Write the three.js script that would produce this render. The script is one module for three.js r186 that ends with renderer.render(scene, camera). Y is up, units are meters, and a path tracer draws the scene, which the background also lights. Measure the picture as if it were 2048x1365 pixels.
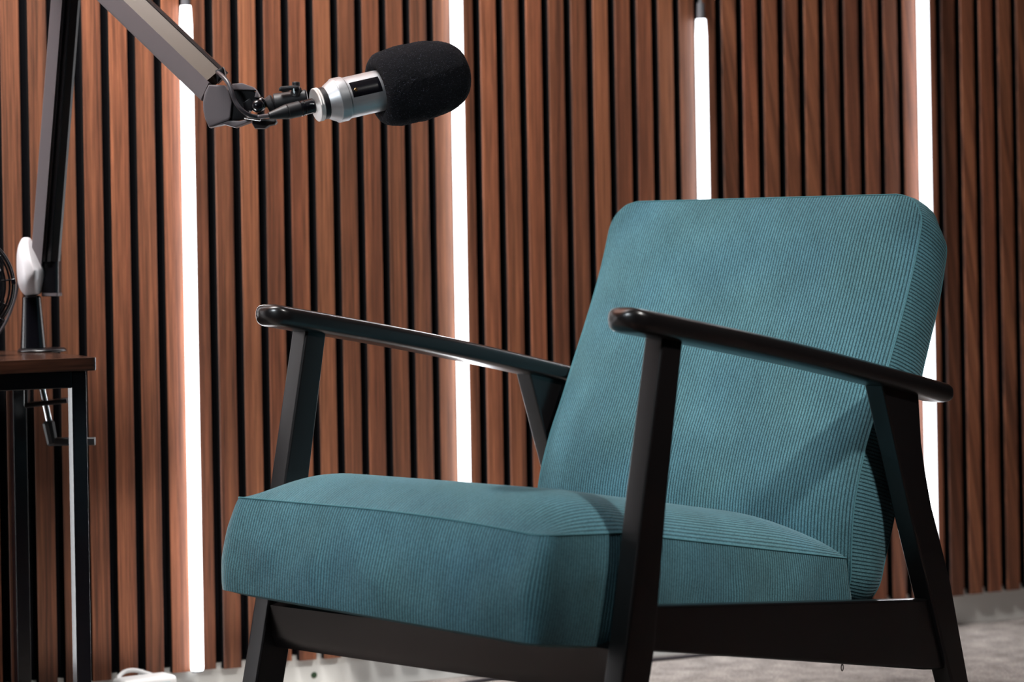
import * as THREE from 'three';
import { RoundedBoxGeometry } from 'three/addons/geometries/RoundedBoxGeometry.js';
import { mergeGeometries, mergeVertices } from 'three/addons/utils/BufferGeometryUtils.js';
import { ImprovedNoise } from 'three/addons/math/ImprovedNoise.js';
import { RectAreaLightUniformsLib } from 'three/addons/lights/RectAreaLightUniformsLib.js';

// ---------------------------------------------------------------- camera
// World: x runs along the slatted wall, z comes out of it, y up; the slat fronts lie in z = 0.
const F = 5200, CY = 469, ROLL = 0.0177, TH = 0.481;
const CAM = new THREE.Vector3(-1.871, 0.696, 3.585);
const scene = new THREE.Scene();
const camera = new THREE.PerspectiveCamera(2 * Math.atan(682.5 / F) * 180 / Math.PI, 2048 / 1365, 0.1, 30);
camera.position.copy(CAM);
camera.rotation.order = 'YXZ';
camera.rotation.set(0, -TH, -ROLL);
camera.setViewOffset(2048, 1365, 0, 682.5 - CY, 2048, 1365);
camera.focus = 3.24;
camera.userData.fStop = 4.6;
scene.background = new THREE.Color(0.02, 0.022, 0.025);

const renderer = new THREE.WebGLRenderer({ antialias: true });
renderer.toneMapping = THREE.LinearToneMapping;
renderer.toneMappingExposure = 1.0;
renderer.shadowMap.enabled = true;
RectAreaLightUniformsLib.init();

// ---------------------------------------------------------------- large lights, all out of view
const KEY = { at: [0.16, 2.38, 2.52], to: [-0.28, 0.46, 0.80], radius: 0.10, power: 25, color: [1.0, 0.97, 0.93] };  // out of view, placed to light the chair and throw the armrest shadow
const WASH = { at: [-1.20, 2.42, 0.64], to: [-1.12, 2.25, -0.36], size: [0.9, 0.45], power: 158.0, color: [1.0, 0.97, 0.95] };   // unseen lamp under the ceiling, placed to brighten the upper left slats
const SIDE = { at: [-2.60, 1.75, 2.05], to: [-0.45, 0.50, 0.80], radius: 0.20, power: 17, color: [0.86, 0.94, 1.0] };  // out of view, placed to light the chair front and the floor behind
const TUBE_GLOW = 3.9, TUBE_POWER = 18.0;

// ---------------------------------------------------------------- helpers
const V = (x, y, z) => new THREE.Vector3(x, y, z);
const noise = new ImprovedNoise();
let seed = 7;
const rnd = () => { seed = (seed * 1664525 + 1013904223) >>> 0; return seed / 4294967296; };
const used = {};
const numbered = (n) => { const k = used[n] = (used[n] ?? -1) + 1; return k ? `${n}_${String(k).padStart(3, '0')}` : n; };
const RIGHT = V(Math.cos(TH), 0, Math.sin(TH)), FWD = V(Math.sin(TH), 0, -Math.cos(TH)), UP = V(0, 1, 0);
// the point seen at a place of the photograph, at a given depth in metres
function at(px, py, Z) {
  const a = px - 1024, b = py - CY, cr = Math.cos(ROLL), sr = Math.sin(ROLL);
  const u = a * cr - b * sr, v = a * sr + b * cr;
  return CAM.clone().addScaledVector(RIGHT, u / F * Z).addScaledVector(UP, -v / F * Z).addScaledVector(FWD, Z);
}
function thing(name, label, category, pos = [0, 0, 0], turn = 0, group) {
  const o = new THREE.Group(); o.name = numbered(name); scene.add(o);
  o.position.set(...pos); o.rotation.y = turn; o.userData = { label, category };
  if (group) o.userData.group = group;
  return o;
}
function part(name, geo, mat, parent, label) {
  const m = new THREE.Mesh(Array.isArray(geo) ? mergeGeometries(geo.map((g) => { const h = g.index ? g.toNonIndexed() : g; for (const k of Object.keys(h.attributes)) if (!['position', 'normal', 'uv'].includes(k)) h.deleteAttribute(k); return h; })) : geo, mat);
  m.name = name; m.castShadow = m.receiveShadow = true; parent.add(m);
  if (label) m.userData.label = label;
  return m;
}
function struct(name, parent = scene) {
  const g = new THREE.Group(); g.name = name; g.userData = { kind: 'structure' }; parent.add(g); return g;
}
const rbox = (w, h, d, r = 0.002, s = 2) => new RoundedBoxGeometry(w, h, d, s, r);
const moved = (g, x, y, z) => g.translate(x, y, z);
// a round rod from a to b, radius ra to rb, with softly rounded rims
function rod(a, b, ra, rb = ra, seg = 24, rim = 0.15) {
  const d = b.clone().sub(a), L = d.length(), e = Math.min(rim * Math.min(ra, rb), L * 0.2);
  const g = new THREE.LatheGeometry([[0, 0], [ra - e, 0], [ra, e], [rb, L - e], [rb - e, L], [0, L]].map((p) => new THREE.Vector2(...p)), seg);
  const c = creased(g);
  c.applyQuaternion(new THREE.Quaternion().setFromUnitVectors(UP, d.normalize())); c.translate(a.x, a.y, a.z);
  return c;
}
function creased(g) { // flat-shaded rims, smooth round sides are kept by the fine segments
  const h = g.index ? g.toNonIndexed() : g; return smoothBy(h, 0.6);
}
function smoothBy(g, angle) {
  g.deleteAttribute('normal');
  const p = g.attributes.position, n = p.count, fn = [], key = new Map(), a = V(), b = V(), c = V();
  for (let i = 0; i < n; i += 3) {
    a.fromBufferAttribute(p, i); b.fromBufferAttribute(p, i + 1); c.fromBufferAttribute(p, i + 2);
    const m = b.clone().sub(a).cross(c.clone().sub(a)); fn.push(m);
  }
  const hash = (i) => `${Math.round(p.getX(i) * 1e5)},${Math.round(p.getY(i) * 1e5)},${Math.round(p.getZ(i) * 1e5)}`;
  for (let i = 0; i < n; i++) { const k = hash(i); if (!key.has(k)) key.set(k, []); key.get(k).push(Math.floor(i / 3)); }
  const out = new Float32Array(n * 3), lim = Math.cos(angle);
  for (let i = 0; i < n; i++) {
    const me = fn[Math.floor(i / 3)], ml = me.length() || 1, s = V();
    for (const k of key.get(hash(i))) { const l = fn[k].length(); if (l > 0 && fn[k].dot(me) / (l * ml) >= lim) s.add(fn[k]); }
    if (s.lengthSq() === 0) s.copy(me); s.normalize(); out.set([s.x, s.y, s.z], i * 3);
  }
  g.setAttribute('normal', new THREE.BufferAttribute(out, 3));
  return g;
}
// a section (list of [across, towards]) swept from a to b; `toward` fixes the second axis
function beam(a, b, section, toward, scaleB = 1) {
  const d = b.clone().sub(a).normalize(), x = d.clone().cross(toward).normalize(), y = x.clone().cross(d).normalize();
  const pos = [], n = section.length;
  const P = (o, s, k) => o.clone().addScaledVector(x, s[0] * k).addScaledVector(y, s[1] * k);
  const tri = (...v) => v.forEach((q) => pos.push(q.x, q.y, q.z));
  let area = 0; section.forEach((s, i) => { const t = section[(i + 1) % n]; area += s[0] * t[1] - s[1] * t[0]; });
  const sec = area < 0 ? section.slice().reverse() : section;
  const A = sec.map((s) => P(a, s, 1)), B = sec.map((s) => P(b, s, scaleB));
  const ca = A.reduce((s, q) => s.add(q), V()).divideScalar(n), cb = B.reduce((s, q) => s.add(q), V()).divideScalar(n);
  for (let i = 0; i < n; i++) { // section runs counter-clockwise in (x, y); d = x cross y is not assumed
    const j = (i + 1) % n;
    tri(A[i], B[j], A[j]); tri(A[i], B[i], B[j]); tri(ca, A[i], A[j]); tri(cb, B[j], B[i]);
  }
  const g = new THREE.BufferGeometry();
  if (x.clone().cross(y).dot(d) > 0) for (let i = 0; i < pos.length; i += 9) for (let k = 0; k < 3; k++) { const t = pos[i + 3 + k]; pos[i + 3 + k] = pos[i + 6 + k]; pos[i + 6 + k] = t; }
  g.setAttribute('position', new THREE.Float32BufferAttribute(pos, 3));
  g.setAttribute('uv', new THREE.Float32BufferAttribute(new Float32Array(pos.length / 3 * 2), 2));
  return smoothBy(g, 0.5);
}
function tubeAlong(points, r, seg = 60, rad = 12) {
  return new THREE.TubeGeometry(new THREE.CatmullRomCurve3(points, false, 'centripetal'), seg, r, rad);
}
// interpolation through a table [[t, a, b], ...]
function curve2(list) {
  const c = new THREE.CatmullRomCurve3(list.map((p) => V(p[0], p[1], 0)), false, 'centripetal');
  return (t) => c.getPointAt(Math.min(1, Math.max(0, t)));
}

// ---------------------------------------------------------------- textures
function dataTex(w, h, fn, srgb, repeat) {
  const d = new Uint8Array(w * h * 4);
  for (let y = 0; y < h; y++) for (let x = 0; x < w; x++) {
    const c = fn(x, y), i = (y * w + x) * 4;
    for (let k = 0; k < 3; k++) d[i + k] = Math.max(0, Math.min(255, Math.round(255 * (Array.isArray(c) ? c[k] : c))));
    d[i + 3] = 255;
  }
  const t = new THREE.DataTexture(d, w, h, THREE.RGBAFormat);
  t.wrapS = t.wrapT = THREE.RepeatWrapping; t.magFilter = THREE.LinearFilter; t.minFilter = THREE.LinearMipmapLinearFilter; t.generateMipmaps = true;
  if (srgb) t.colorSpace = THREE.SRGBColorSpace;
  if (repeat) t.repeat.set(...repeat);
  t.needsUpdate = true; return t;
}
const hashN = (x, y, s = 0) => { let h = Math.imul(x + 374761393 * (s + 1), 668265263) ^ Math.imul(y + 1274126177, 2246822519); h = Math.imul(h ^ (h >>> 13), 1274126177); return ((h ^ (h >>> 16)) >>> 0) / 4294967296; };
const fbm = (x, y, z, o = 3) => { let s = 0, a = 0.5; for (let i = 0; i < o; i++) { s += a * noise.noise(x, y, z); x *= 2; y *= 2; z *= 2; a *= 0.5; } return s; };

// veneer sheet: 32 strips of 27.5 mm side by side, 2.4 m long; each strip is its own cut of walnut
const STRIPS = 32, VEN_W = 1024, VEN_H = 2048;
const stripTone = Array.from({ length: STRIPS }, () => [0.88 + 0.24 * rnd(), rnd(), rnd() * 40, (rnd() - 0.5)]);
const veneer = dataTex(VEN_W, VEN_H, (px, py) => {
  const k = Math.floor(px / 32), x = (px % 32) / 32 * 0.0275, y = py / VEN_H * 2.4, t = stripTone[k];
  const lean = k >= 16 ? 0.11 * (0.6 + t[1]) : 0.012 * t[3];            // later strips are cut across the figure
  const gx = x + lean * y + 0.004 * noise.noise(y * 1.4, t[2], 3);
  const broad = fbm(gx * 95, y * (k >= 16 ? 1.1 : 0.55) , t[2], 3);
  const fine = fbm(gx * 520, y * 7, t[2] + 9, 3), pore = noise.noise(gx * 1500, y * 16, t[2] + 4);
  const knot = Math.max(0, noise.noise(x * 30, y * 2.2, t[2] + 20) - 0.42) * 1.2;
  let v = t[0] * (1 + 0.46 * broad + 0.58 * fine - 0.22 * Math.max(0, pore) + 0.05 * (hashN(px, py >> 3, 4) - 0.5)) - knot * 0.35;
  const warm = 0.5 + 0.9 * broad + (t[1] - 0.5) * 0.5;
  return [v * 0.490, v * (0.286 + 0.024 * warm), v * (0.202 + 0.014 * warm)];
}, true);
const ribs = (crest, groove) => dataTex(256, 256, (x, y) => {           // 8 wales of 4.4 mm, 64 mm along
  const w = Math.abs(Math.sin(Math.PI * (x + 0.5) / 32));
  const h = Math.pow(w, 0.55), n = hashN(x, y, 1) * 0.16 + hashN(x >> 2, y >> 2, 2) * 0.30 - 0.23;
  return groove + (crest - groove) * h + n * (0.4 + 0.6 * h);
}, false, [1 / 0.0352, 1 / 0.064]);
const ribColor = ribs(0.94, 0.34), ribBump = ribs(0.92, 0.06);
ribColor.colorSpace = THREE.SRGBColorSpace;
const carpetTex = dataTex(512, 512, (x, y) => {
  const n = hashN(x, y, 5) * 0.30 + hashN(x >> 1, y >> 1, 6) * 0.30, b = noise.noise(x / 40, y / 40, 2) * 0.12;
  const v = 0.57 + n * 0.6 - 0.15 + b; return [v * 1.0, v * 0.955, v * 0.925];
}, true, [1 / 0.5, 1 / 0.5]);
const carpetBump = dataTex(512, 512, (x, y) => 0.3 + 0.4 * hashN(x >> 1, y >> 1, 6) + 0.3 * hashN(x, y, 5), false, [1 / 0.5, 1 / 0.5]);
const foamTex = dataTex(512, 512, (x, y) => { const s = hashN(x >> 1, y >> 1, 8), t = hashN(x, y, 9); const v = 0.062 + 0.05 * t + (s > 0.985 ? 0.26 : s > 0.93 ? 0.08 : 0); return [v, v * 1.02, v * 1.18]; }, true, [1 / 0.16, 1 / 0.16]);
const foamBump = dataTex(512, 512, (x, y) => 0.5 * hashN(x >> 1, y >> 1, 8) + 0.5 * hashN(x, y, 9), false, [1 / 0.16, 1 / 0.16]);
const rustic = dataTex(1024, 256, (x, y) => {
  const u = x / 1024 * 0.8, w = y / 256 * 0.2, b = fbm(u * 4, w * 70, 5, 3), f = fbm(u * 18, w * 320, 8, 2), k = fbm(u * 9, w * 20, 15, 2);
  const v = 0.19 + 0.15 * b + 0.10 * f + 0.12 * k; return [v * 1.12, v * 0.70, v * 0.52];
}, true, [1 / 0.8, 1 / 0.2]);
const knurl = dataTex(128, 32, (x, y) => ((x + y) % 8 < 4) !== ((x - y + 512) % 8 < 4) ? 0.9 : 0.1, false, [8, 1]);

// ---------------------------------------------------------------- materials
const mat = (o) => new THREE.MeshPhysicalMaterial({ roughness: 0.6, ...o, color: o.color ? new THREE.Color().setRGB(...o.color) : 0xffffff });
const M = {
  wood: mat({ map: veneer, roughness: 0.5, specularIntensity: 1.0 }),
  slatSide: mat({ color: [0.006, 0.006, 0.007], roughness: 0.95, specularIntensity: 0.2 }),
  felt: mat({ color: [0.004, 0.004, 0.005], roughness: 1, specularIntensity: 0.1 }),
  skirting: mat({ color: [0.84, 0.84, 0.81], roughness: 0.45 }),
  plaster: mat({ color: [0.045, 0.045, 0.045], roughness: 0.9 }),  // dark tone of the unseen walls, chosen to keep reflections low
  ceiling: mat({ color: [0.35, 0.35, 0.35], roughness: 0.95 }),
  carpet: mat({ map: carpetTex, bumpMap: carpetBump, bumpScale: 0.003, roughness: 1, specularIntensity: 0.2 }),
  tube: mat({ color: [0.8, 0.8, 0.8], roughness: 0.4 }),
  capGrey: mat({ color: [0.10, 0.10, 0.11], roughness: 0.5 }),
  lacquer: mat({ color: [0.0035, 0.0028, 0.0030], roughness: 0.28, ior: 1.55 }),
  cord: mat({ map: ribColor, bumpMap: ribBump, bumpScale: 0.0009, color: [0.088, 0.205, 0.243], roughness: 0.95, specularIntensity: 0.15, sheen: 0.8, sheenRoughness: 0.5, sheenColor: new THREE.Color(0.62, 0.80, 0.84), vertexColors: true }),
  welt: mat({ color: [0.062, 0.158, 0.182], roughness: 0.95, specularIntensity: 0.15, sheen: 0.5, sheenRoughness: 0.5, sheenColor: new THREE.Color(0.62, 0.80, 0.84) }),
  steel: mat({ color: [0.003, 0.003, 0.005], roughness: 0.22, ior: 1.5 }),
  armGrey: mat({ color: [0.150, 0.130, 0.140], roughness: 0.42, specularIntensity: 1 }),
  armTubeLit: mat({ color: [0.60, 0.58, 0.60], roughness: 0.4 }),  // grey plastic coloured pale to stand in for nearby tube light
  armBlack: mat({ color: [0.003, 0.003, 0.0045], roughness: 0.30, ior: 1.5 }),
  armWoodReflection: mat({ color: [0.050, 0.028, 0.013], roughness: 0.36, specularIntensity: 0.4 }),  // brown stands in for wood reflected in a dark face
  rubber: mat({ color: [0.007, 0.007, 0.009], roughness: 0.5 }),
  cable: mat({ color: [0.045, 0.040, 0.046], roughness: 0.38 }),
  silver: mat({ color: [0.50, 0.51, 0.53], roughness: 0.42, metalness: 0.7 }),
  knurled: mat({ color: [0.76, 0.74, 0.72], roughness: 0.4, metalness: 0.6, bumpMap: knurl, bumpScale: 0.0004 }),
  chrome: mat({ color: [0.80, 0.82, 0.84], roughness: 0.12, metalness: 1 }),
  brass: mat({ color: [0.55, 0.30, 0.14], roughness: 0.3, metalness: 1 }),
  foam: mat({ map: foamTex, bumpMap: foamBump, bumpScale: 0.0016, roughness: 1, specularIntensity: 0.25 }),
  tableWood: mat({ map: rustic, roughness: 0.22 }),
  whitePlastic: mat({ color: [0.78, 0.78, 0.78], roughness: 0.35 }),
  print: mat({ color: [0.5, 0.62, 0.66], roughness: 0.5 }),
  greenDot: mat({ color: [0.03, 0.07, 0.03], roughness: 0.6 }),
};
const glow = (r, g, b, k) => new THREE.MeshStandardMaterial({ color: 0x888888, roughness: 0.5, emissive: new THREE.Color().setRGB(r, g, b), emissiveIntensity: k });

// ---------------------------------------------------------------- room shell
const FLOOR = 0.014, X0 = -4.2, X1 = 3.2, Z0 = -0.021, Z1 = 4.9, TOP = 2.6;
function slab(name, w, h, d, x, y, z, m, parent) { const g = new THREE.BoxGeometry(w, h, d); uvMetres(g); return part(name, g.translate(x, y, z), m, parent); }
function uvMetres(g) {
  const p = g.attributes.position, n = g.attributes.normal, uv = new Float32Array(p.count * 2);
  for (let i = 0; i < p.count; i++) {
    const ax = Math.abs(n.getX(i)), ay = Math.abs(n.getY(i)), az = Math.abs(n.getZ(i));
    if (ay >= ax && ay >= az) uv.set([p.getX(i), p.getZ(i)], i * 2); else if (ax >= az) uv.set([p.getZ(i), p.getY(i)], i * 2); else uv.set([p.getX(i), p.getY(i)], i * 2);
  }
  g.setAttribute('uv', new THREE.BufferAttribute(uv, 2)); return g;
}
const kind = (m) => { m.userData.kind = 'structure'; return m; };
kind(slab('floor', X1 - X0, 0.1, Z1 - Z0 + 0.3, (X0 + X1) / 2, FLOOR - 0.05, (Z0 + Z1) / 2, M.carpet, scene));
kind(slab('ceiling', X1 - X0, 0.12, Z1 - Z0 + 0.3, (X0 + X1) / 2, TOP + 0.06, (Z0 + Z1) / 2, M.ceiling, scene));
kind(slab('wall_left', 0.12, TOP - FLOOR, Z1 - Z0, X0 - 0.06, (TOP + FLOOR) / 2, (Z0 + Z1) / 2, M.plaster, scene));
kind(slab('wall_right', 0.12, TOP - FLOOR, Z1 - Z0, X1 + 0.06, (TOP + FLOOR) / 2, (Z0 + Z1) / 2, M.plaster, scene));
kind(slab('wall_front', X1 - X0 + 0.24, TOP - FLOOR, 0.12, (X0 + X1) / 2, (TOP + FLOOR) / 2, Z1 + 0.06, M.plaster, scene));
const back = struct('wall_back');
slab('plaster', X1 - X0 + 0.24, TOP - FLOOR, 0.15, (X0 + X1) / 2, (TOP + FLOOR) / 2, Z0 - 0.075, M.plaster, back);
const SLAT_BOTTOM = 0.066, SKIRT_TOP = 0.0735, PITCH = 0.04, S0 = -0.0154;
slab('felt_backing', X1 - X0, TOP - SKIRT_TOP - 0.001, 0.009, (X0 + X1) / 2, (TOP + SKIRT_TOP) / 2 + 0.0005, Z0 + 0.0046, M.felt, back);
// one slat: veneered front with eased edges, black sides
function slatGeometry(k, x, y0, y1) {
  const w = 0.0138, d = 0.012, e = 0.0009, pos = [], uv = [], pts = [[-w, -d], [-w, -e], [-w + e, 0], [w - e, 0], [w, -e], [w, -d]];
  const strip = ((k % STRIPS) + STRIPS) % STRIPS, vOff = (hashN(k, 3) * 1.2), wood = [], dark = [];
  const quad = (a, b, list) => {
    const q = [[a[0], y0, a[1]], [b[0], y0, b[1]], [b[0], y1, b[1]], [a[0], y0, a[1]], [b[0], y1, b[1]], [a[0], y1, a[1]]];
    for (const p of q) list.push(p);
  };
  for (let i = 0; i < 5; i++) quad(pts[i], pts[i + 1], i >= 1 && i <= 3 ? wood : dark);
  for (const [y, s] of [[y0, -1], [y1, 1]]) for (let i = 1; i < 5; i++) { const t = [pts[0], pts[i], pts[i + 1]].map((p) => [p[0], y, p[1]]); dark.push(...(s > 0 ? t : t.reverse())); }
  for (const p of [...wood, ...dark]) { pos.push(p[0] + x, p[1], p[2]); uv.push((strip + 0.03 + 0.94 * (p[0] + w) / (2 * w)) / STRIPS, (p[1] + vOff) / 2.4); }
  const g = new THREE.BufferGeometry();
  g.setAttribute('position', new THREE.Float32BufferAttribute(pos, 3)); g.setAttribute('uv', new THREE.Float32BufferAttribute(uv, 2));
  g.computeVertexNormals(); g.addGroup(0, wood.length, 0); g.addGroup(wood.length, dark.length, 1);
  return g;
}
const far = [];
for (let k = -82; k < 76; k++) {
  const x = PITCH * (k - 20) + S0 + PITCH / 2 + (k >= 33 ? 0.001 : 0);
  if (x < X0 + 0.02 || x > X1 - 0.02) continue;
  const strip = k < 0 ? k + 96 : k < 30 ? k % 15 : 16 + (k % 16);
  if (k >= -7 && k <= 49) part('slat', slatGeometry(strip, x, SLAT_BOTTOM + (hashN(k, 9) - 0.5) * 0.0026, TOP), [M.wood, M.slatSide], back);
  else far.push(slatGeometry(strip, x, SLAT_BOTTOM, TOP));
}
const fieldOf = (which) => mergeGeometries(far.map((g) => { const q = g.groups[which], h = new THREE.BufferGeometry(); for (const n of ['position', 'normal', 'uv']) { const a = g.attributes[n]; h.setAttribute(n, new THREE.BufferAttribute(a.array.slice(q.start * a.itemSize, (q.start + q.count) * a.itemSize), a.itemSize)); } return h; }));
const wings = part('slat_field', mergeGeometries([fieldOf(0), fieldOf(1)], true), [M.wood, M.slatSide], back); wings.userData.kind = 'stuff';
{ // white skirting under the slats
  const s = struct('baseboard_back');
  const g = rbox(X1 - X0, SKIRT_TOP - FLOOR, 0.0086, 0.001, 2); part('skirting_board', moved(g, (X0 + X1) / 2, (SKIRT_TOP + FLOOR) / 2, Z0 + 0.0043), M.skirting, s);
  const p = at(628, 1351, 4.05); const r = (CAM.z + 0.012) / (CAM.z - p.z), q = CAM.clone().lerp(p, r);
  part('screw_cap', rod(V(q.x, q.y, -0.0126), V(q.x, q.y, -0.0105), 0.0045), M.greenDot, s, 'small dark green screw cap');
}

// ---------------------------------------------------------------- lamps
function panelLamp(name, label, cfg, w, h, hang) {
  const t = thing(name, label, 'lamp', cfg.at);
  t.lookAt(...cfg.to);
  part('housing', moved(rbox(w + 0.05, h + 0.05, 0.08, 0.01), 0, 0, -0.045), M.armBlack, t);
  part('diffuser', moved(rbox(w, h, 0.01, 0.003), 0, 0, -0.004), glow(...cfg.color, 1.6), t);
  const l = new THREE.RectAreaLight(new THREE.Color().setRGB(...cfg.color), cfg.power, w, h);
  l.position.set(0, 0, 0.006); l.rotation.y = Math.PI; t.add(l);
  const q = t.quaternion.clone().invert(), off = V(0, hang === 'up' ? TOP - cfg.at[1] : FLOOR - cfg.at[1], 0).applyQuaternion(q), back0 = V(0, 0, -0.085);
  const end = off.clone().add(back0); end.copy(V(0, 0, -0.085).add(off));
  const endW = end.clone().applyQuaternion(t.quaternion).add(t.position); endW.y = hang === 'up' ? TOP : FLOOR; end.copy(endW.sub(t.position).applyQuaternion(q));
  part('pole', rod(back0, end, 0.012), M.armBlack, t);
  return t;
}
function spotLamp(label, cfg, angle, soft, hang) {
  const t = thing('unseen_spot_lamp', label, 'lamp', cfg.at), R = cfg.radius;
  t.lookAt(...cfg.to);
  part('housing', rod(V(0, 0, -0.24), V(0, 0, -0.004), R * 0.7, R + 0.015, 40, 0.05), M.armBlack, t);
  part('lens', rod(V(0, 0, -0.006), V(0, 0, 0.004), R, R, 40, 0.01), glow(...cfg.color, 1.6), t);
  const l = new THREE.SpotLight(new THREE.Color().setRGB(...cfg.color), cfg.power, 0, angle, soft, 2);
  l.shadow.radius = R / 0.02; l.position.set(0, 0, 0.012); l.target.position.set(0, 0, 2); t.add(l, l.target);
  const q = t.quaternion.clone().invert(), a = V(0, 0, -0.14), e = a.clone().applyQuaternion(t.quaternion).add(t.position); e.y = hang ? TOP : FLOOR; e.sub(t.position).applyQuaternion(q);
  part('pole', rod(a, e, 0.012), M.armBlack, t);
}
spotLamp('unseen spotlight near the ceiling, placed to light the chair from the camera side', KEY, 0.205, 0.6, true);
spotLamp('unseen spotlight left of the camera, placed to light the chair front', SIDE, 0.24, 0.6, false);
panelLamp('unseen_wall_lamp', 'unseen wide lamp near the ceiling, placed to brighten the upper left slats', WASH, WASH.size[0], WASH.size[1], 'up');

// LED tubes over every eleventh gap
function ledTube(k, y0, y1, label, visible) {
  const x = PITCH * (k - 20) + S0 + (k >= 33 ? 0.0005 : 0), R = 0.0098, z = 0.0112;
  const t = thing('led_tube_light', label, 'light', [x, y0, z], 0, 'upright LED tubes on the slat wall');
  const L = y1 - y0, prof = [[0, 0.002], [R * 0.9, 0.002], [R, 0.005], [R, L - 0.04], [R * 0.86, L - 0.014], [R * 0.8, L - 0.012], [0, L - 0.012]];
  part('tube', new THREE.LatheGeometry(prof.map((p) => new THREE.Vector2(...p)), 20), glow(0.93, 0.96, 1.0, TUBE_GLOW), t, 'glowing white tube');
  part('end_cap', moved(new THREE.CylinderGeometry(R * 0.8, R * 0.85, 0.002, 16), 0, 0.001, 0), M.capGrey, t);
  part('end_cap', moved(new THREE.CylinderGeometry(R * 0.62, R * 0.72, 0.026, 16), 0, L + 0.001, 0), M.capGrey, t);
  part('supply_cable', tubeAlong([V(0, L + 0.012, 0), V(-0.001, L + 0.06, -0.004), V(-0.001, L + 0.2, -0.006), V(0, TOP - y0, -0.006)], 0.0028, 20, 8), M.capGrey, t);
  const l = new THREE.RectAreaLight(new THREE.Color().setRGB(0.93, 0.96, 1.0), TUBE_POWER, 2 * R, L - 0.06);
  l.position.set(0, L / 2, R + 0.0008); l.rotation.y = Math.PI; t.add(l);
  return t;
}
ledTube(7, 0.0665, 1.050, 'leftmost visible white LED tube, crossed by the microphone boom');
ledTube(18, 0.0665, 1.34, 'white LED tube behind the microphone foam and far armrest');
ledTube(29, 0.0665, 1.050, 'white LED tube ending above the middle of the teal backrest');
ledTube(40, 0.0665, 1.34, 'rightmost white LED tube behind the top right corner of the backrest');
for (const [k, top] of [[-3, 1.34], [-15, 1.05], [-26, 1.34], [-37, 1.05], [-48, 1.34]])  // tubes out of view, placed for leg reflections and sheen on the chair front
  ledTube(k, 0.0665, top, ['unseen white LED tube beside the table, lighting its legs and the boom joint', 'second unseen white LED tube, lighting the chair front from the left', 'third unseen white LED tube, lighting the chair front from the left', 'fourth unseen white LED tube, lighting the chair front from the left', 'fifth unseen white LED tube, lighting the chair front from the left'][Math.round((-4 - k) / 11)]);

// ---------------------------------------------------------------- armchair
// Own axes: x to the side towards the camera, y up, z towards the front; origin under the tips of the armrests.
const chair = thing('armchair', 'teal corduroy armchair with black lacquered wooden frame and sloping armrests', 'armchair', [-0.576, 0, 0.878], -1.2436);
// profile in (z, y) extruded across x
function sidePlate(pts, x, thick, bevel = 0.0035) {
  const s = new THREE.Shape(pts.map((p) => new THREE.Vector2(...p)));
  const g = new THREE.ExtrudeGeometry(s, { depth: thick - 2 * bevel, bevelEnabled: true, bevelThickness: bevel, bevelSize: bevel, bevelOffset: -bevel, bevelSegments: 3, curveSegments: 8 });
  g.rotateY(-Math.PI / 2); g.translate(x + thick / 2 - bevel, 0, 0);
  return smoothBy(g.index ? g.toNonIndexed() : g, 0.45);
}
const LX = 0.2915, LT = 0.0275;
const frontLeg = [[-0.071, 0.594], [-0.030, 0.405], [-0.001, 0.262], [0.012, 0.205], [0.024, 0.155], [0.050, FLOOR], [0.016, FLOOR], [-0.022, 0.150], [-0.034, 0.20], [-0.046, 0.245], [-0.070, 0.405], [-0.104, 0.587]];
const rearLeg = [[-0.470, 0.514], [-0.531, 0.335], [-0.569, 0.233], [-0.602, 0.143], [-0.652, FLOOR], [-0.686, FLOOR], [-0.645, 0.128], [-0.629, 0.185], [-0.611, 0.251], [-0.587, 0.315], [-0.572, 0.352], [-0.560, 0.396], [-0.553, 0.432], [-0.548, 0.500]];
const sideRail = [[-0.040, 0.290], [-0.30, 0.264], [-0.560, 0.238], [-0.612, 0.236], [-0.60, 0.146], [-0.560, 0.151], [-0.30, 0.196], [-0.044, 0.240], [-0.020, 0.244], [-0.025, 0.289]];
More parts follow.
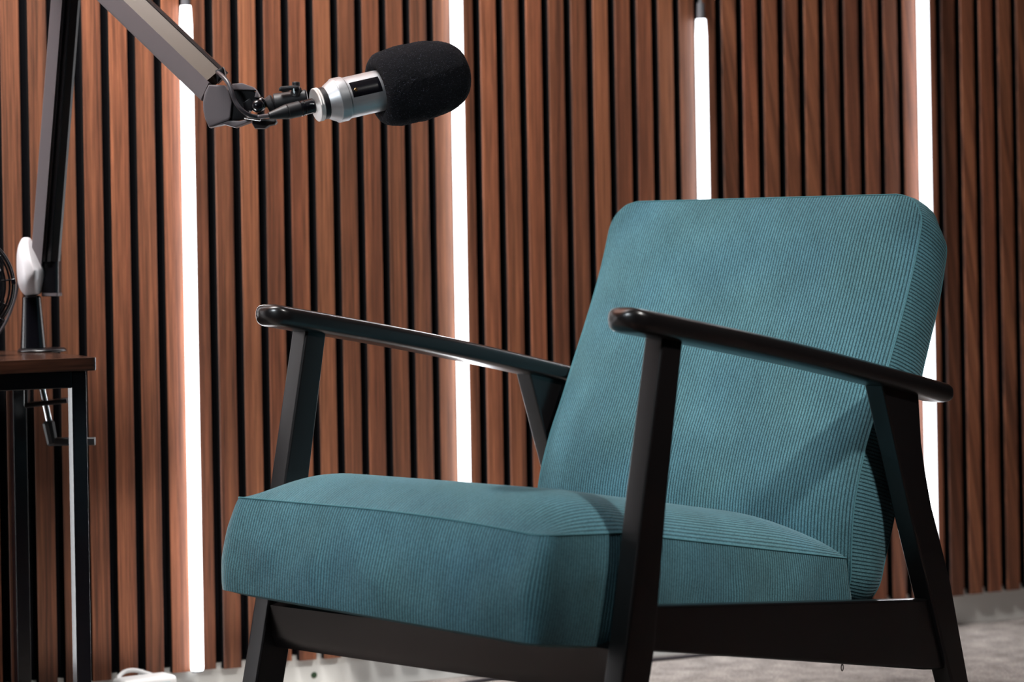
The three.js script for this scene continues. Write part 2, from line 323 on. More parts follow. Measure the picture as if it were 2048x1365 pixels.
// armrest: a rounded bar lofted from the front tip to the rear end
function armGeometry(x) {
  const N = 72, S = 28, pos = [], idx = [], uv = [];
  const z1 = -0.0075, z0 = -0.607;
  for (let i = 0; i <= N; i++) {
    const q = i / N, t = q < 0.2 ? 0.07 * Math.pow(q / 0.2, 1.8) : q > 0.9 ? 0.975 + 0.025 * (1 - Math.pow(1 - (q - 0.9) / 0.1, 1.8)) : 0.07 + (q - 0.2) / 0.7 * 0.905;
    const z = z1 + (z0 - z1) * t, f = z1 - z, b = z - z0;
    const cap = Math.sqrt(Math.max(0, 1 - Math.pow(Math.max(0, 1 - f / 0.024), 2)));
    const capT = Math.pow(Math.max(0, 1 - Math.pow(Math.max(0, 1 - f / 0.015), 2)), 0.5), end = Math.sqrt(Math.max(0, 1 - Math.pow(Math.max(0, 1 - b / 0.007), 2)));
    const w = 0.0275 * Math.max(0.001, cap) * (0.65 + 0.35 * end), h = (0.0142 - 0.0016 * t) * Math.max(0.001, capT) * (0.4 + 0.6 * end) * (i === 0 || i === N ? 0.02 : 1);
    const y = 0.6045 + 0.190 * (z - 0.0) + 0.010 * Math.sin(Math.PI * t) * 0.5;
    for (let j = 0; j < S; j++) {
      const a = j / S * Math.PI * 2, c = Math.cos(a), s = Math.sin(a);
      pos.push(x + w * (i === 0 || i === N ? 0.02 : 1) * Math.sign(c) * Math.pow(Math.abs(c), 0.62), y + h * Math.sign(s) * Math.pow(Math.abs(s), 0.72), z);
      uv.push(j / S, t);
    }
  }
  for (let i = 0; i < N; i++) for (let j = 0; j < S; j++) { const a = i * S + j, b = i * S + (j + 1) % S, c = a + S, d = b + S; idx.push(a, c, b, b, c, d); }
  for (let j = 1; j < S - 1; j++) { idx.push(0, j, j + 1); idx.push(N * S, N * S + j + 1, N * S + j); }
  const g = new THREE.BufferGeometry();
  g.setAttribute('position', new THREE.Float32BufferAttribute(pos, 3)); g.setAttribute('uv', new THREE.Float32BufferAttribute(uv, 2)); g.setIndex(idx); g.computeVertexNormals();
  return g;
}
for (const s of [1, -1]) {
  part('leg', sidePlate(frontLeg, s * LX, LT), M.lacquer, chair);
  part('leg', sidePlate(rearLeg, s * LX, LT), M.lacquer, chair);
  const rail = part('side_rail', sidePlate(sideRail, s * 0.2885, 0.021), M.lacquer, chair);
  if (s > 0) part('staple', new THREE.TorusGeometry(0.0022, 0.0006, 6, 14).scale(1, 1.7, 1).rotateY(Math.PI / 2).translate(0.288, 0.1735, -0.405), M.capGrey, rail, 'tiny metal loop under the rail');
  part('armrest', armGeometry(s * 0.292), M.lacquer, chair);
}
{ // front rail (its lower edge cut back), rear rail
  const p = [[-0.024, 0.250], [0.000, 0.246], [-0.003, 0.208], [-0.011, 0.193], [-0.030, 0.197], [-0.028, 0.235]];
  part('front_rail', sidePlate(p, 0, 0.558, 0.002), M.lacquer, chair);
  part('rear_rail', sidePlate([[-0.545, 0.222], [-0.52, 0.224], [-0.53, 0.172], [-0.552, 0.170]], 0, 0.558, 0.002), M.lacquer, chair);
}
// a boxed cushion: panel A and panel B joined by a boxing strip; curves give (z, y) of both seams from t = 0 to t = 1
function cushion(o) {
  const { W, wA, A, B, bulgeA, dirA, dirB, boxBulge, nu = 60, nt = 70, nb = 12, ruffle = 0 } = o;
  const pos = [], uv = [], col = [], idx = [], ts = Array.from({ length: nt + 1 }, (_, i) => 0.5 - 0.5 * Math.cos(Math.PI * i / nt)).map((c, i) => 0.5 * c + 0.5 * i / nt);
  const us = Array.from({ length: nu + 1 }, (_, i) => { const q = 2 * i / nu - 1; return Math.sign(q) * (1 - Math.pow(1 - Math.abs(q), 1.25)); });
  const tint = (x, y, z) => { const n = fbm(x * 14, y * 14, z * 14 + o.seed, 3), m = fbm(x * 5 + 9, y * 7, z * 5 + o.seed, 2), k = 1 + 0.36 * n + 0.22 * m, b = 0.35 * fbm(x * 10 + 31, y * 10, z * 10 + o.seed, 2); return [k * (1 - 0.3 * b), k * (1 - 0.10 * b), k * (1 + 0.22 * b)]; };
  const put = (p, u, v) => { pos.push(p.x, p.y, p.z); uv.push(u, v); col.push(...tint(p.x, p.y, p.z)); return pos.length / 3 - 1; };
  const grid = (rows, flip) => { for (let i = 0; i + 1 < rows.length; i++) for (let j = 0; j + 1 < rows[0].length; j++) { const a = rows[i][j], b = rows[i][j + 1], c = rows[i + 1][j], d = rows[i + 1][j + 1]; flip ? idx.push(a, c, b, b, c, d) : idx.push(a, b, c, b, d, c); } };
  const len = [0]; for (let i = 1; i <= nt; i++) len.push(len[i - 1] + A(ts[i]).distanceTo(A(ts[i - 1])));
  const sA = (u, t) => { const q = A(t); return V(u * wA(t), q.y + (o.sag ? o.sag(u * wA(t), t) : 0), q.x); };
  const rowsA = ts.map((t, i) => us.map((u) => { const p = sA(u, t); return put(p.addScaledVector(dirA(t), bulgeA(p.x, t)), p.x + o.seed, len[i]); }));
  grid(rowsA, o.flip);
  const rowsB = ts.map((t, i) => us.map((u) => { const q = B(t), p = V(u * wA(t) * (o.wB ?? 0.985), q.y, q.x); if (o.sagB) p.y += o.sagB(p.x); return put(p.addScaledVector(dirB(t), 0.006 * rise((1 - Math.abs(u)) * W, 0.05) * rise(Math.min(t, 1 - t), 0.1)), p.x, len[i]); }));
  grid(rowsB, !o.flip);
  // perimeter of both panels: right side up, end, left side down, start
  const loop = [];
  for (const t of ts) loop.push([1, t]); for (const u of us.slice(0, -1).reverse()) loop.push([u, 1]);
  for (const t of ts.slice(0, -1).reverse()) loop.push([-1, t]); for (const u of us.slice(1)) loop.push([u, 0]);
  const PA = loop.map(([u, t]) => sA(u, t)), PB = loop.map(([u, t]) => { const q = B(t); const x = u * wA(t) * (o.wB ?? 0.985); return V(x, q.y + (o.sagB ? o.sagB(x) : 0), q.x); });
  const cols = []; let s = 0;
  const outN = PA.map((p, k) => { const n = PA.length, a = PA[(k + n - 2) % n], b = PA[(k + 2) % n], tan = b.clone().sub(a), side = PB[k].clone().sub(p); return tan.cross(side).normalize(); });
  const mid = PA.reduce((a, p) => a.add(p), V()).divideScalar(PA.length);
  const sign = outN[Math.floor(nt / 2)].dot(PA[Math.floor(nt / 2)].clone().sub(mid)) > 0 ? 1 : -1;
  PA.forEach((p, k) => {
    const half = (j) => PA[j].clone().lerp(PB[j], 0.5).addScaledVector(outN[j], sign * boxBulge(...loop[j]));
    if (k) s += half(k).distanceTo(half(k - 1));
    const depth = p.distanceTo(PB[k]), c = [];
    for (let i = 0; i <= nb; i++) {
      const q = i / nb, w = boxBulge(loop[k][0], loop[k][1]) * Math.pow(Math.sin(Math.PI * q), 0.8) + ruffle * Math.sin(Math.PI * q) * fbm(s * 16, q * 2, o.seed + 3, 2);
      c.push(put(p.clone().lerp(PB[k], q).addScaledVector(outN[k], sign * w), s, depth * q));
    }
    cols.push(c);
  });
  grid(cols, o.flip);
  const g = new THREE.BufferGeometry();
  g.setAttribute('position', new THREE.Float32BufferAttribute(pos, 3)); g.setAttribute('uv', new THREE.Float32BufferAttribute(uv, 2)); g.setAttribute('color', new THREE.Float32BufferAttribute(col, 3)); g.setIndex(idx); g.computeVertexNormals();
  const path = [PA, PB].map((P) => P.map((p, k) => p.clone().addScaledVector(outN[k], sign * 0.0002)));
  return { g, path };
}
function cushionPart(name, o) {
  const { g, path } = cushion(o), m = part(name, g, M.cord, chair);
  for (const P of o.oneSeam ? path.slice(0, 1) : path) {
    const keep = P.filter((p, i) => i === 0 || p.distanceTo(P[i - 1]) > 0.002);
    part('seam', new THREE.TubeGeometry(new THREE.CatmullRomCurve3(keep, true, 'centripetal'), 320, 0.0010, 6, true), M.welt, m);
  }
  return m;
}
const rise = (d, D, p = 2.5) => 1 - Math.pow(1 - Math.min(1, Math.max(0, d) / D), p);
{ // seat: t from the rear (0) to the front (1)
  const zr = -0.467, zf = 0.071, W = 0.257, H = (z) => 0.386 - 0.170 * (0.071 - z);
  const zT = (t) => zr + (zf - zr) * t;
  const round = (t, r, L) => { const d = (1 - t) * L, e = t * L, k = (v) => r - Math.sqrt(Math.max(0, r * r - Math.pow(Math.max(0, r - v), 2))); return k(d) + 0.8 * k(e); };
  cushionPart('seat_cushion', {
    seed: 1.3, W, oneSeam: true, wA: (t) => W - round(t, 0.013, zf - zr),
    A: (t) => V(zT(t), H(zT(t)), 0), B: (t) => V(zr + (0.099 - zr) * t, 0.270 - 0.150 * (0.099 - (zr + (0.099 - zr) * t)), 0), wB: 1.0, sagB: (x) => -0.016 * x / 0.5,
    sag: (x, t) => -0.012 * Math.pow(Math.max(0, Math.min(1, (x + 0.05) / 0.28)), 2) * Math.max(0, 1 - (1 - t) / 0.22),
    bulgeA: (x, t) => { const z = zT(t), r = round(t, 0.013, zf - zr); return 0.0425 * rise(W - r - Math.abs(x), 0.11, 2.8) * rise(zf - z, 0.12, 2.8) * rise(z - zr + 0.06, 0.2, 2); },
    dirA: () => V(0, 0.985, -0.17), dirB: () => V(0, -1, 0.1), boxBulge: (u, t) => t > 0.99 ? 0.008 : 0.005, ruffle: 0.007, flip: false,
  });
  const Af = curve2([[-0.460, 0.236], [-0.462, 0.30], [-0.470, 0.36], [-0.492, 0.42], [-0.518, 0.47], [-0.543, 0.52], [-0.566, 0.565], [-0.590, 0.615], [-0.607, 0.655], [-0.620, 0.692], [-0.629, 0.722], [-0.634, 0.738]]);
  const Bf = curve2([[-0.516, 0.228], [-0.534, 0.28], [-0.555, 0.331], [-0.580, 0.40], [-0.605, 0.463], [-0.623, 0.512], [-0.640, 0.55], [-0.662, 0.60], [-0.676, 0.643], [-0.683, 0.67], [-0.684, 0.69], [-0.683, 0.702]]);
  const L = 0.545;
  cushionPart('back_cushion', {
    seed: 5.7, W: 0.262, wA: (t) => 0.262 - round(t, 0.045, L) * 1.0,
    A: Af, B: Bf,
    bulgeA: (x, t) => 0.020 * rise(0.26 - Math.abs(x), 0.13, 2.2) * rise((1 - t) * L, 0.10, 2.2) * rise(t * L + 0.05, 0.15, 2),
    dirA: () => V(0, 0.38, 0.925), dirB: () => V(0, -0.38, -0.925), boxBulge: (u, t) => t > 0.97 ? 0.010 : 0.007, ruffle: 0.003, flip: true,
  });
}

// ---------------------------------------------------------------- side table
const TT = 0.545;
{
  const t = thing('side_table', 'small side table with dark rustic wooden top and black steel legs', 'table', [-0.781, FLOOR, 0.318]);
  const y = TT - FLOOR, W = 0.62, D = 0.30;
  const s = new THREE.Shape(), r = 0.008; // rounded plank top, bevelled
  s.moveTo(-W + r, 0); s.lineTo(-r, 0); s.quadraticCurveTo(0, 0, 0, r); s.lineTo(0, D - r); s.quadraticCurveTo(0, D, -r, D); s.lineTo(-W + r, D); s.quadraticCurveTo(-W, D, -W, D - r); s.lineTo(-W, r); s.quadraticCurveTo(-W, 0, -W + r, 0);
  const g = new THREE.ExtrudeGeometry(s, { depth: 0.0145, bevelEnabled: true, bevelThickness: 0.0015, bevelSize: 0.0015, bevelOffset: -0.0015, bevelSegments: 2 });
  g.rotateX(-Math.PI / 2); g.translate(0, y - 0.016, 0);
  part('tabletop', uvMetres(smoothBy(g.index ? g.toNonIndexed() : g, 0.4)), M.tableWood, t);
  const leg = 0.0195;
  for (const x of [-0.0225, -W + 0.0225]) for (const z of [-0.0175, -D + 0.0175])
    part('leg', moved(rbox(leg, y - 0.0185, leg, 0.0015), x, (y - 0.0185) / 2, z), M.steel, t);
  const ah = 0.022, ay = y - 0.0175 - ah / 2;
  for (const z of [-0.0165, -D + 0.0165]) part('apron', moved(rbox(W - 0.045 - leg, ah, leg * 0.9, 0.0015), -W / 2, ay, z), M.steel, t);
  for (const x of [-0.0225, -W + 0.0225]) part('apron', moved(rbox(leg * 0.9, ah, D - 0.035 - leg, 0.0015), x, ay, -D / 2), M.steel, t);
  for (const x of [-0.0225, -W + 0.0225]) part('stretcher', moved(rbox(leg * 0.9, 0.018, D - 0.035 - leg, 0.0015), x, 0.05, -D / 2), M.steel, t);
}

// ---------------------------------------------------------------- microphone boom arm (clamped to the rear edge of the table)
const CAMZ = FWD.clone().negate();
{
  const Zb = 3.60, base = at(66, 693, Zb); base.y = TT;
  const t = thing('microphone_boom_arm', 'jointed grey microphone boom arm clamped to the side table', 'boom arm', base.toArray());
  const w = (px, py, Z) => at(px, py, Z).sub(base);             // local point
  const k = (px, Z) => px / F * Z;                              // size in metres of so many pixels there
  // round foot and tapered post
  const foot = w(84, 693, Zb); foot.y = 0;
  part('foot_plate', new THREE.LatheGeometry([[0, 0], [0.033, 0], [0.0335, 0.002], [0.031, 0.005], [0, 0.0055]].map((p) => new THREE.Vector2(...p)), 40).translate(foot.x, 0, foot.z), M.armBlack, t);
  const top = w(63, 592, Zb); 
  part('post', rod(V(0, 0.004, 0), top, k(25.5, Zb), k(18.5, Zb), 48), M.steel, t);
  // joint cover, a rounded shield facing left; tube light put into its pale colour
  const jc = w(63, 535, Zb), sh = new THREE.Shape(), q = (px, py) => { const v = w(px, py, Zb).sub(jc); return [v.dot(RIGHT), v.y]; };
  const outline = [[40, 486], [47, 476], [56, 476], [63, 486], [82, 524], [88, 540], [86, 566], [78, 588], [68, 592], [52, 591], [42, 580], [36, 560], [35, 505]].map(([x, y]) => q(x, y));
  const oc = new THREE.CatmullRomCurve3(outline.map((p) => V(p[0], p[1], 0)), true, 'centripetal').getPoints(72);
  sh.setFromPoints(oc.map((p) => new THREE.Vector2(p.x, p.y)));
  // shield dome: rings shrink towards a centre that lies towards the camera and to the left
  { const pos = [], idx = [], n = 72, R = 9; const c0 = V(0.010, -0.004, 0);
    for (let i = 0; i <= R; i++) { const a = i / R, s = 1 - Math.pow(a, 1.25), d = (1 - Math.pow(1 - a, 1.8)) * 0.034; for (let j = 0; j < n; j++) { const p = oc[j]; const x = c0.x + (p.x - c0.x) * s, y = c0.y + (p.y - c0.y) * s; const P = jc.clone().addScaledVector(RIGHT, x).addScaledVector(UP, y).addScaledVector(CAMZ, d + 0.004); pos.push(P.x, P.y, P.z); } }
    for (let j = 0; j < n; j++) { const p = oc[j]; const P = jc.clone().addScaledVector(RIGHT, p.x).addScaledVector(UP, p.y).addScaledVector(CAMZ, -0.012); pos.push(P.x, P.y, P.z); }
    const last = (R + 1) * n;
    for (let i = 0; i < R; i++) for (let j = 0; j < n; j++) { const a = i * n + j, b = i * n + (j + 1) % n; idx.push(a, b, a + n, b, b + n, a + n); }
    for (let j = 0; j < n; j++) { const a = last + j, b = last + (j + 1) % n; idx.push(a, b, j, b, (j + 1) % n, j); }
    const g = new THREE.BufferGeometry(); g.setAttribute('position', new THREE.Float32BufferAttribute(pos, 3)); g.setAttribute('uv', new THREE.Float32BufferAttribute(new Float32Array(pos.length / 3 * 2), 2)); g.setIndex(idx); g.computeVertexNormals();
    part('joint_cover', orient(g, jc), M.armTubeLit, t, 'rounded joint cover, coloured pale for the tube light on it');
  }
  const Zj = Zb + 0.012;
  part('joint', beam(w(103, 503, Zj), w(103, 593, Zj), roundRect(k(17.5, Zj), 0.016, 0.007), CAMZ), M.armBlack, t);
  part('joint_band', beam(w(104, 586, Zj), w(104, 592, Zj), roundRect(k(17.8, Zj), 0.0165, 0.007), CAMZ), M.armGrey, t);
  // lower arm: two-faced bar with a ridge towards the camera
  const Ze = 3.50, la = w(90, 520, Zb), lb = w(138, -110, Ze);
  const kk = k(1, 3.57);
  const grey = [[-28, -6], [-25, 8], [-2, 16], [-2, -10]].map(([a, b]) => [a * kk, b * kk]);
  const black = [[-2, -10], [-2, 15], [3, 15], [5, 10], [13, 12], [14, 8], [27, 3], [30, -4], [26, -10]].map(([a, b]) => [a * kk, b * kk]);
  const la2 = w(87, 535, Zb);
  part('lower_arm', beam(la2, lb, grey, CAMZ), M.armGrey, t);
  part('lower_arm_channel', beam(la, lb, black, CAMZ), M.armBlack, t, 'black side of the lower arm');
  // upper arm
  const Zm = 3.27, ua = w(147, -96, 3.40), ub = w(423, 168, Zm), ku = k(1, 3.31);
  const on = (l) => ub.clone().addScaledVector(ub.clone().sub(ua).normalize(), l * ku);
  const lowFace = [[-36, -14], [-38, -4], [-34, 1], [0, 20], [0, -14]].map(([a, b]) => [-a * ku, b * ku]);
  const upFace = [[0, -14], [0, 20], [31, 13], [31, -14]].map(([a, b]) => [-a * ku, b * ku]);
  const rim = [[31, -14], [31, 13], [33, 15], [38, 9], [38.5, -14]].map(([a, b]) => [-a * ku, b * ku]);
  const cut = (px, py) => w(px, py, Zm);
  part('upper_arm', beam(ua, on(6), lowFace, CAMZ), M.armGrey, t);
  part('upper_arm_cover', beam(ua, on(0), upFace, CAMZ), M.armWoodReflection, t, 'upper face of the arm, coloured brown for reflected wood');
  part('upper_arm_edge', beam(ua, on(2), rim, CAMZ), M.armBlack, t);
  part('elbow', rod(w(140, -100, 3.52), w(140, -100, 3.36), 0.034, 0.034, 40, 0.2), M.armGrey, t);
  // head of the upper arm: a curved grey shell with a dark inside
  const hs = [[420, 171], [412, 186], [408.5, 204], [409, 222], [413, 240], [420, 255], [425, 254], [459, 242], [463, 236], [466, 205], [460, 186], [452, 172], [436, 171]];
  part('arm_head', plate(hs.map(([x, y]) => w(x, y, Zm)), 0.030, 0.002), M.armGrey, t);
  part('arm_head_core', plate([[458, 180], [476, 170], [516, 186], [519, 197], [490, 240], [459, 243]].map(([x, y]) => w(x, y, Zm + 0.002)), 0.022, 0.002), M.armBlack, t);
  part('yoke', plate([[466, 169], [485, 167], [508, 175], [515, 182], [467, 181]].map(([x, y]) => w(x, y, Zm)), 0.026, 0.0015), M.armGrey, t);
  part('yoke', plate([[514, 182], [519, 190], [519, 197], [511, 196]].map(([x, y]) => w(x, y, Zm)), 0.026, 0.0015), M.armGrey, t);
  part('yoke', plate([[420, 256], [460, 242], [482, 243], [504, 238], [506, 244], [472, 256], [450, 250]].map(([x, y]) => w(x, y, Zm)), 0.026, 0.0015), M.armGrey, t);
  part('strap', plate([[488, 234], [523, 239], [521, 243], [489, 238]].map(([x, y]) => w(x, y, Zm - 0.018)), 0.012, 0.001), M.chrome, t);
  // pivot: bolt with a round nut, thumb knob below
  part('pivot_bolt', [rod(w(480, 210, Zm), w(528, 208, Zm), 0.0062), rod(w(505, 210, Zm), w(530, 207, Zm), 0.0095, 0.0088, 24, 0.4)], M.steel, t);
  part('pivot_nut', new THREE.SphereGeometry(0.0085, 20, 14).translate(...w(515, 212, Zm - 0.012).toArray()), M.steel, t);
  part('pivot_plate', plate([[486, 206], [500, 197], [508, 206], [504, 222], [488, 222]].map(([x, y]) => w(x, y, Zm - 0.012)), 0.008, 0.001), M.armBlack, t);
  part('thumb_knob', plate([[506, 240], [535, 238], [552, 238], [555, 245], [551, 250], [540, 252], [531, 258], [511, 258], [505, 248]].map(([x, y]) => w(x, y, Zm)), 0.018, 0.003), M.rubber, t);
  // swivel clamp that carries the microphone
  part('swivel', [rod(w(535, 213, Zm + 0.01), w(549, 207, Zm + 0.01), 0.011, 0.0125), rod(w(549, 207, Zm + 0.01), w(615, 195, Zm + 0.01), 0.0125, 0.0105)], M.rubber, t);
  part('swivel_pin', rod(w(522, 210, Zm + 0.005), w(540, 211, Zm + 0.01), 0.004), M.brass, t);
  part('lever_post', [rod(w(590, 195, Zm + 0.005), w(594, 174, Zm + 0.005), 0.0072, 0.0062), rod(w(592, 174, Zm + 0.005), w(592, 164, Zm + 0.005), 0.005)], M.rubber, t);
  const lev = part('lever', plate([[558, 177], [562, 173], [586, 171], [598, 172], [599, 178], [585, 180], [566, 183], [558, 182]].map(([x, y]) => w(x, y, Zm - 0.004)), 0.010, 0.002), M.rubber, t);
  part('arrow_mark', plate([[586, 177], [588.5, 177], [589, 183], [590.5, 183], [588.5, 188], [585.5, 183], [586.5, 183]].map(([x, y]) => w(x, y, Zm - 0.0115)), 0.0006, 0.0001), M.print, lev, 'small pale arrow');
  // cable clip at the end of the channel
  part('cable_clip', plate([[432, 142], [447, 134], [450, 140], [452, 152], [436, 168], [434, 158]].map(([x, y]) => w(x, y, Zm - 0.004)), 0.018, 0.002), M.armBlack, t);
  // desk clamp below the table
  const cz = 3.58, cw = (x, y) => w(x, y, cz);
  part('clamp_jaw', [beam(cw(52, 811), cw(136, 801), roundRect(k(5, cz), 0.012, 0.002), CAMZ), beam(cw(54, 772), cw(54, 812), roundRect(k(4, cz), 0.010, 0.002), CAMZ)], M.armBlack, t);
  part('clamp_screw', rod(cw(83, 772), cw(99, 848), k(6.5, cz), k(6.5, cz), 24), M.chrome, t, 'chromed threaded clamp screw');
  const hn = part('clamp_knob', rod(cw(96, 842), cw(106, 892), k(12.5, cz), k(11, cz), 10, 0.4), M.rubber, t);
  part('clamp_handle', beam(cw(98, 884), cw(190, 883), roundRect(k(8, cz), 0.006, 0.003), CAMZ), M.rubber, hn);
}
// a face cut to an outline and given thickness (points lie in one plane facing the camera)
function plate(points, thick, bevel) {
  const c = points.reduce((s, p) => s.add(p), V()).divideScalar(points.length);
  let P = points.map((p) => { const v = p.clone().sub(c); return new THREE.Vector2(v.dot(RIGHT), v.y); });
  const s = new THREE.Shape(P);
  const g = new THREE.ExtrudeGeometry(s, { depth: Math.max(1e-5, thick - 2 * bevel), bevelEnabled: true, bevelThickness: bevel, bevelSize: bevel, bevelOffset: -bevel, bevelSegments: 2 });
  g.translate(0, 0, -thick / 2 + bevel);
  g.applyMatrix4(new THREE.Matrix4().makeBasis(RIGHT, UP, CAMZ)); g.translate(c.x, c.y, c.z);
  return smoothBy(g.index ? g.toNonIndexed() : g, 0.6);
}
function roundRect(hw, hd, r) {
  const out = [];
  for (const [sx, sy, a0] of [[1, 1, 0], [-1, 1, 1], [-1, -1, 2], [1, -1, 3]]) for (let i = 0; i <= 3; i++) { const a = (a0 + i / 3) * Math.PI / 2; out.push([sx * (hw - r) + r * Math.cos(a), sy * (hd - r) + r * Math.sin(a)]); }
  return out;
}
function orient(g, inside) { // make a star-shaped shell face outwards from the point inside it
  const p = g.attributes.position, n = g.attributes.normal; let s = 0;
  for (let i = 0; i < p.count; i++) s += (p.getX(i) - inside.x) * n.getX(i) + (p.getY(i) - inside.y) * n.getY(i) + (p.getZ(i) - inside.z) * n.getZ(i);
  if (s < 0) { const a = g.index.array; for (let i = 0; i < a.length; i += 3) { const q = a[i]; a[i] = a[i + 1]; a[i + 1] = q; } g.computeVertexNormals(); }
  return g;
}

// ---------------------------------------------------------------- microphone
{
  const Z = 3.26, k = Z / F, el = 13.4 * Math.PI / 180, az = 22 * Math.PI / 180, o = at(631, 210.5, Z);
  const t = thing('microphone', 'silver studio microphone with black foam windscreen on the boom arm', 'microphone', o.toArray());
  const ax = RIGHT.clone().multiplyScalar(Math.cos(el) * Math.cos(az)).addScaledVector(UP, Math.sin(el) * Math.cos(az)).addScaledVector(FWD, Math.sin(az)).normalize();
  const Q = new THREE.Quaternion().setFromUnitVectors(UP, ax);
  const lathe = (pts, seg = 72) => { const g = smoothBy(new THREE.LatheGeometry(pts.map(([r, l]) => new THREE.Vector2(r * k, l * k)), seg).toNonIndexed(), 0.5); g.applyQuaternion(Q); return g; };
  const ring = lathe([[0, 0], [33, 0], [34, 1], [34, 9], [33, 10], [0, 10]]);
  part('knurled_ring', ring, M.knurled, t, 'pale knurled ring');
  part('band', lathe([[0, 10], [32.5, 10], [32.5, 21], [0, 21]]), M.rubber, t, 'black band');
  const body = part('body', lathe([[0, 20], [31, 20], [36, 27], [43, 40], [45, 42], [45.4, 44], [45.2, 60], [44.4, 62], [42.6, 63], [42, 66], [42, 150], [0, 150]]), M.silver, t);
  // switch plate set on the barrel, on the side that faces the camera
  const side = CAMZ.clone().addScaledVector(ax, -CAMZ.dot(ax)).normalize(), tan = ax.clone().cross(side).normalize();
  const patch = (l0, l1, a0, a1, r) => { // curved plate on the barrel between two lengths and two angles
    const pos = [], idx = [], n = 14, P = (l, a, rr) => ax.clone().multiplyScalar(l * k).addScaledVector(side, Math.cos(a) * rr * k).addScaledVector(tan, Math.sin(a) * rr * k);
    for (let i = 0; i <= n; i++) { const a = a0 + (a1 - a0) * i / n; for (const [l, rr] of [[l0, 41], [l0, r], [l1, r], [l1, 41]]) { const p = P(l, a, rr); pos.push(p.x, p.y, p.z); } }
    for (let i = 0; i < n; i++) for (let j = 0; j < 3; j++) { const a = i * 4 + j; idx.push(a, a + 1, a + 4, a + 1, a + 5, a + 4); }
    idx.push(0, 2, 1, 0, 3, 2); const e = n * 4; idx.push(e, e + 1, e + 2, e, e + 2, e + 3);
    const g = new THREE.BufferGeometry(); g.setAttribute('position', new THREE.Float32BufferAttribute(pos, 3)); g.setAttribute('uv', new THREE.Float32BufferAttribute(new Float32Array(pos.length / 3 * 2), 2)); g.setIndex(idx);
    return orientPatch(smoothBy(g.toNonIndexed(), 0.5), ax, V());
  };
  // upward on screen is -tan or +tan: pick the sign that points up
  const up = tan.y > 0 ? 1 : -1;
  part('switch_plate', patch(68, 131, up * -0.12, up * 0.66, 42.6), M.steel, body, 'black switch plate');
  const sw = ax.clone().multiplyScalar(76 * k).addScaledVector(side, Math.cos(0.22) * 42.5 * k).addScaledVector(tan, up * Math.sin(0.22) * 42.5 * k);
  part('switch_pin', [rod(sw, sw.clone().addScaledVector(side, 0.0014), 0.0022), new THREE.SphereGeometry(0.0011, 12, 8).translate(...sw.clone().addScaledVector(side, 0.0018).addScaledVector(ax, -0.0018).toArray())], M.brass, body, 'tiny brass switch');
  // foam windscreen: rounded barrel with an uneven surface
  const prof = []; const P0 = [[41, 141], [53, 133], [66, 136], [75, 147], [79.5, 168], [81, 198], [80.5, 232], [77, 264], [70, 292], [59, 312], [42, 325], [20, 331], [0, 332]];
  const fc = new THREE.CatmullRomCurve3(P0.map((p) => V(p[0], p[1], 0)), false, 'centripetal').getPoints(90).map((p) => new THREE.Vector2(Math.max(0, p.x) * k * 0.99, p.y * k));
  const fg = new THREE.LatheGeometry(fc, 160), fp = fg.attributes.position, uv = fg.attributes.uv, base = fp.clone();
  for (let i = 0; i < fp.count; i++) {
    const x = fp.getX(i), y = fp.getY(i), z = fp.getZ(i), r = Math.hypot(x, z) || 1e-6, d = 0.0007 * noise.noise(x * 330, y * 330, z * 330) + 0.0011 * noise.noise(x * 60, y * 60, z * 60);
    const f = Math.min(1, r / 0.01); fp.setXYZ(i, x + x / r * d * f, y + d * 0.3 * f, z + z / r * d * f);
    uv.setXY(i, uv.getX(i) * 0.32, y);
  }
  fg.applyQuaternion(Q); fg.computeVertexNormals();
  part('foam_windscreen', fg, M.foam, t, 'rounded black foam windscreen');
  // plug with its cable up to the clip of the boom
  const c = thing('microphone_cable', 'dark grey microphone cable curving from boom clip to microphone plug', 'cable', at(443, 150, 3.25).toArray()), c0 = c.position;
  const w = (x, y, zz) => at(x, y, zz).sub(c0), m0 = o.clone().sub(c0), along = (l) => m0.clone().addScaledVector(ax, l * k);
  const plugEnd = along(-2).addScaledVector(UP, -0.001);
  const plug = (l0, l1, r0, r1) => rod(along(-l0), along(-l1), r0 * k, r1 * k, 28, 0.12);
  const bodyP = part('plug', [plug(62, 33, 15.5, 16), plug(100, 62, 7, 15)], M.rubber, c);
  part('plug_shell', [plug(33, 25, 16, 16.2), plug(25, 3, 15.3, 15.3)], M.steel, bodyP);
  part('latch', moved(rbox(0.006, 0.0016, 0.003, 0.0005), ...along(-12).addScaledVector(side, 14 * k).addScaledVector(tan, up * 3 * k).toArray()), M.chrome, bodyP);
  const e = along(-98);
  part('cord', tubeAlong([w(436, 146, 3.255), w(444, 152, 3.245), w(456, 166, 3.235), w(463, 183, 3.23), w(470, 202, 3.23), w(482, 219, 3.23), w(497, 229.5, 3.235), w(515, 234, 3.245), e.clone().lerp(w(515, 234, 3.245), 0.4), e], 4.6 * k, 90, 14), M.cable, c);
}
function orientPatch(g, ax, c) {
  const p = g.attributes.position, n = g.attributes.normal; let s = 0;
  for (let i = 0; i < p.count; i++) { const v = V().fromBufferAttribute(p, i); v.addScaledVector(ax, -v.dot(ax)); s += v.dot(V().fromBufferAttribute(n, i)); }
  if (s < 0) { const a = p.array; for (let i = 0; i < a.length; i += 9) for (let k = 0; k < 3; k++) { const q = a[i + k]; a[i + k] = a[i + 3 + k]; a[i + 3 + k] = q; } smoothBy(g, 0.5); }
  return g;
}

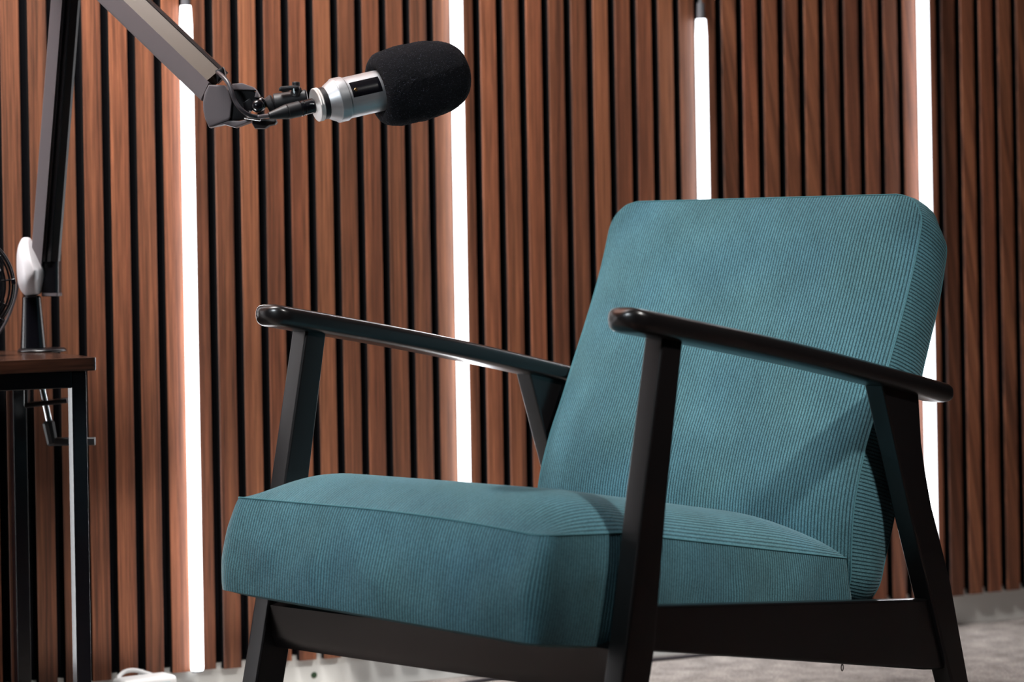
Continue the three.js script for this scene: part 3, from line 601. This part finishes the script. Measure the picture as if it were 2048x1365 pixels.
// ---------------------------------------------------------------- small desk fan at the left edge of the table
{
  const Z = 3.46, c = at(-80, 572, Z), t = thing('desk_fan', 'small black desk fan with round wire guard at the left edge', 'fan', [c.x, TT, c.z], -0.30);
  const R = 0.070, y = c.y - TT, torus = (r, z, w = 0.0014) => new THREE.TorusGeometry(r, w, 8, 72).translate(0, y, z);
  const dome = (r) => 0.022 * (1 - Math.pow(r / R, 2.4));
  part('guard_rim', [torus(R, 0, 0.0028), torus(R * 0.985, 0.006, 0.0018), torus(R * 0.985, -0.007, 0.0018)], M.armBlack, t);
  for (let i = 0; i < 9; i++) { const r = R * (0.93 - i * 0.085); part('guard_ring', torus(r, dome(r) + 0.003), M.armBlack, t); }
  for (let i = 0; i < 12; i++) { const a = i / 12 * Math.PI * 2 + 0.1, pt = (r, s) => V(Math.cos(a) * r, y + Math.sin(a) * r, s * (dome(r) + 0.003)); part('guard_wire', tubeAlong([pt(R * 0.2, 1), pt(R * 0.5, 1), pt(R * 0.8, 1), pt(R, 1), pt(R * 0.8, -1), pt(R * 0.5, -1), pt(R * 0.2, -1)], 0.0011, 30, 6), M.armBlack, t); }
  for (const a of [0.06, -0.75, 2.4, 4.0]) part('guard_clip', rbox(0.006, 0.008, 0.018, 0.0015).rotateZ(a).translate(Math.cos(a) * R, y + Math.sin(a) * R, 0), M.steel, t);
  part('hub', [rod(V(0, y, -0.028), V(0, y, 0.026), 0.016)], M.armBlack, t);
  for (let i = 0; i < 4; i++) { const g = new THREE.SphereGeometry(1, 16, 10).scale(0.024, 0.0016, 0.017).rotateX(0.5).translate(0.036, 0, 0).rotateZ(i * Math.PI / 2 + 0.4).translate(0, y, 0); part('blade', g, M.rubber, t); }
  part('motor', rod(V(0, y, -0.062), V(0, y, -0.028), 0.022), M.armBlack, t);
  part('stand', [rod(V(0, 0.008, -0.05), V(0, y - 0.016, -0.05), 0.007)], M.armBlack, t);
  part('base', new THREE.LatheGeometry([[0, 0], [0.045, 0], [0.045, 0.005], [0.04, 0.010], [0, 0.012]].map((p) => new THREE.Vector2(...p)), 40).translate(0, 0, -0.04), M.armBlack, t);
}

{
  const o = at(31, 585, 3.64), k = thing('arm_cable', 'thin black cable hanging down beside the tapered arm post', 'cable', o.toArray()), w = (x, yy, z) => at(x, yy, z).sub(o);
  const end = w(-30, 694, 3.64); end.y = TT + 0.0024 - o.y;
  part('cord', tubeAlong([w(37, 562, 3.635), w(33, 585, 3.64), w(26, 610, 3.64), w(15, 638, 3.64), w(0, 664, 3.64), end], 0.0021, 60, 8), M.cable, k);
}

// ---------------------------------------------------------------- on the floor by the skirting
function floorAt(px, py, h = 0) { const p = at(px, py, 3.8), r = (CAM.y - FLOOR - h) / (CAM.y - p.y); return CAM.clone().lerp(p, r); }
{
  const p = V(-0.628, FLOOR, 0.045);
  const t = thing('power_adapter', 'white power adapter lying on the floor under the left LED tube', 'adapter', p.toArray(), 0.12);
  part('body', moved(rbox(0.085, 0.060, 0.042, 0.007, 3), 0, 0.030, 0), M.whitePlastic, t);
  part('label_plate', moved(rbox(0.06, 0.012, 0.001, 0.0004), 0, 0.046, 0.0211), M.print, t);
  part('cord', tubeAlong([V(0.04, 0.03, 0), V(0.062, 0.024, 0.004), V(0.09, 0.008, 0.006), V(0.15, 0.004, 0), V(0.26, 0.004, -0.01)], 0.0032, 40, 8), M.whitePlastic, t);
  part('cord', tubeAlong([V(-0.034, 0.052, -0.006), V(-0.036, 0.058, -0.012), V(-0.022, 0.065, -0.022), V(-0.006, 0.066, -0.024), V(0.018, 0.058, -0.024), V(0.055, 0.040, -0.022), V(0.10, 0.02, -0.020), V(0.13, 0.004, -0.022)], 0.0032, 60, 8), M.whitePlastic, t);
  const c = thing('floor_cable', 'thin dark cable lying on the carpet along the skirting behind the chair', 'cable', [-0.3, FLOOR, 0.06]);
  part('cord', tubeAlong([V(-0.06, 0.003, 0.0), V(0.05, 0.003, 0.03), V(0.16, 0.003, 0.0), V(0.30, 0.003, -0.03), V(0.45, 0.003, -0.035), V(0.62, 0.003, -0.03), V(0.8, 0.003, -0.04)], 0.003, 70, 8), M.cable, c);
}

scene.traverse((o) => { if (o.isMesh) { o.castShadow = true; o.receiveShadow = true; } });
renderer.render(scene, camera);
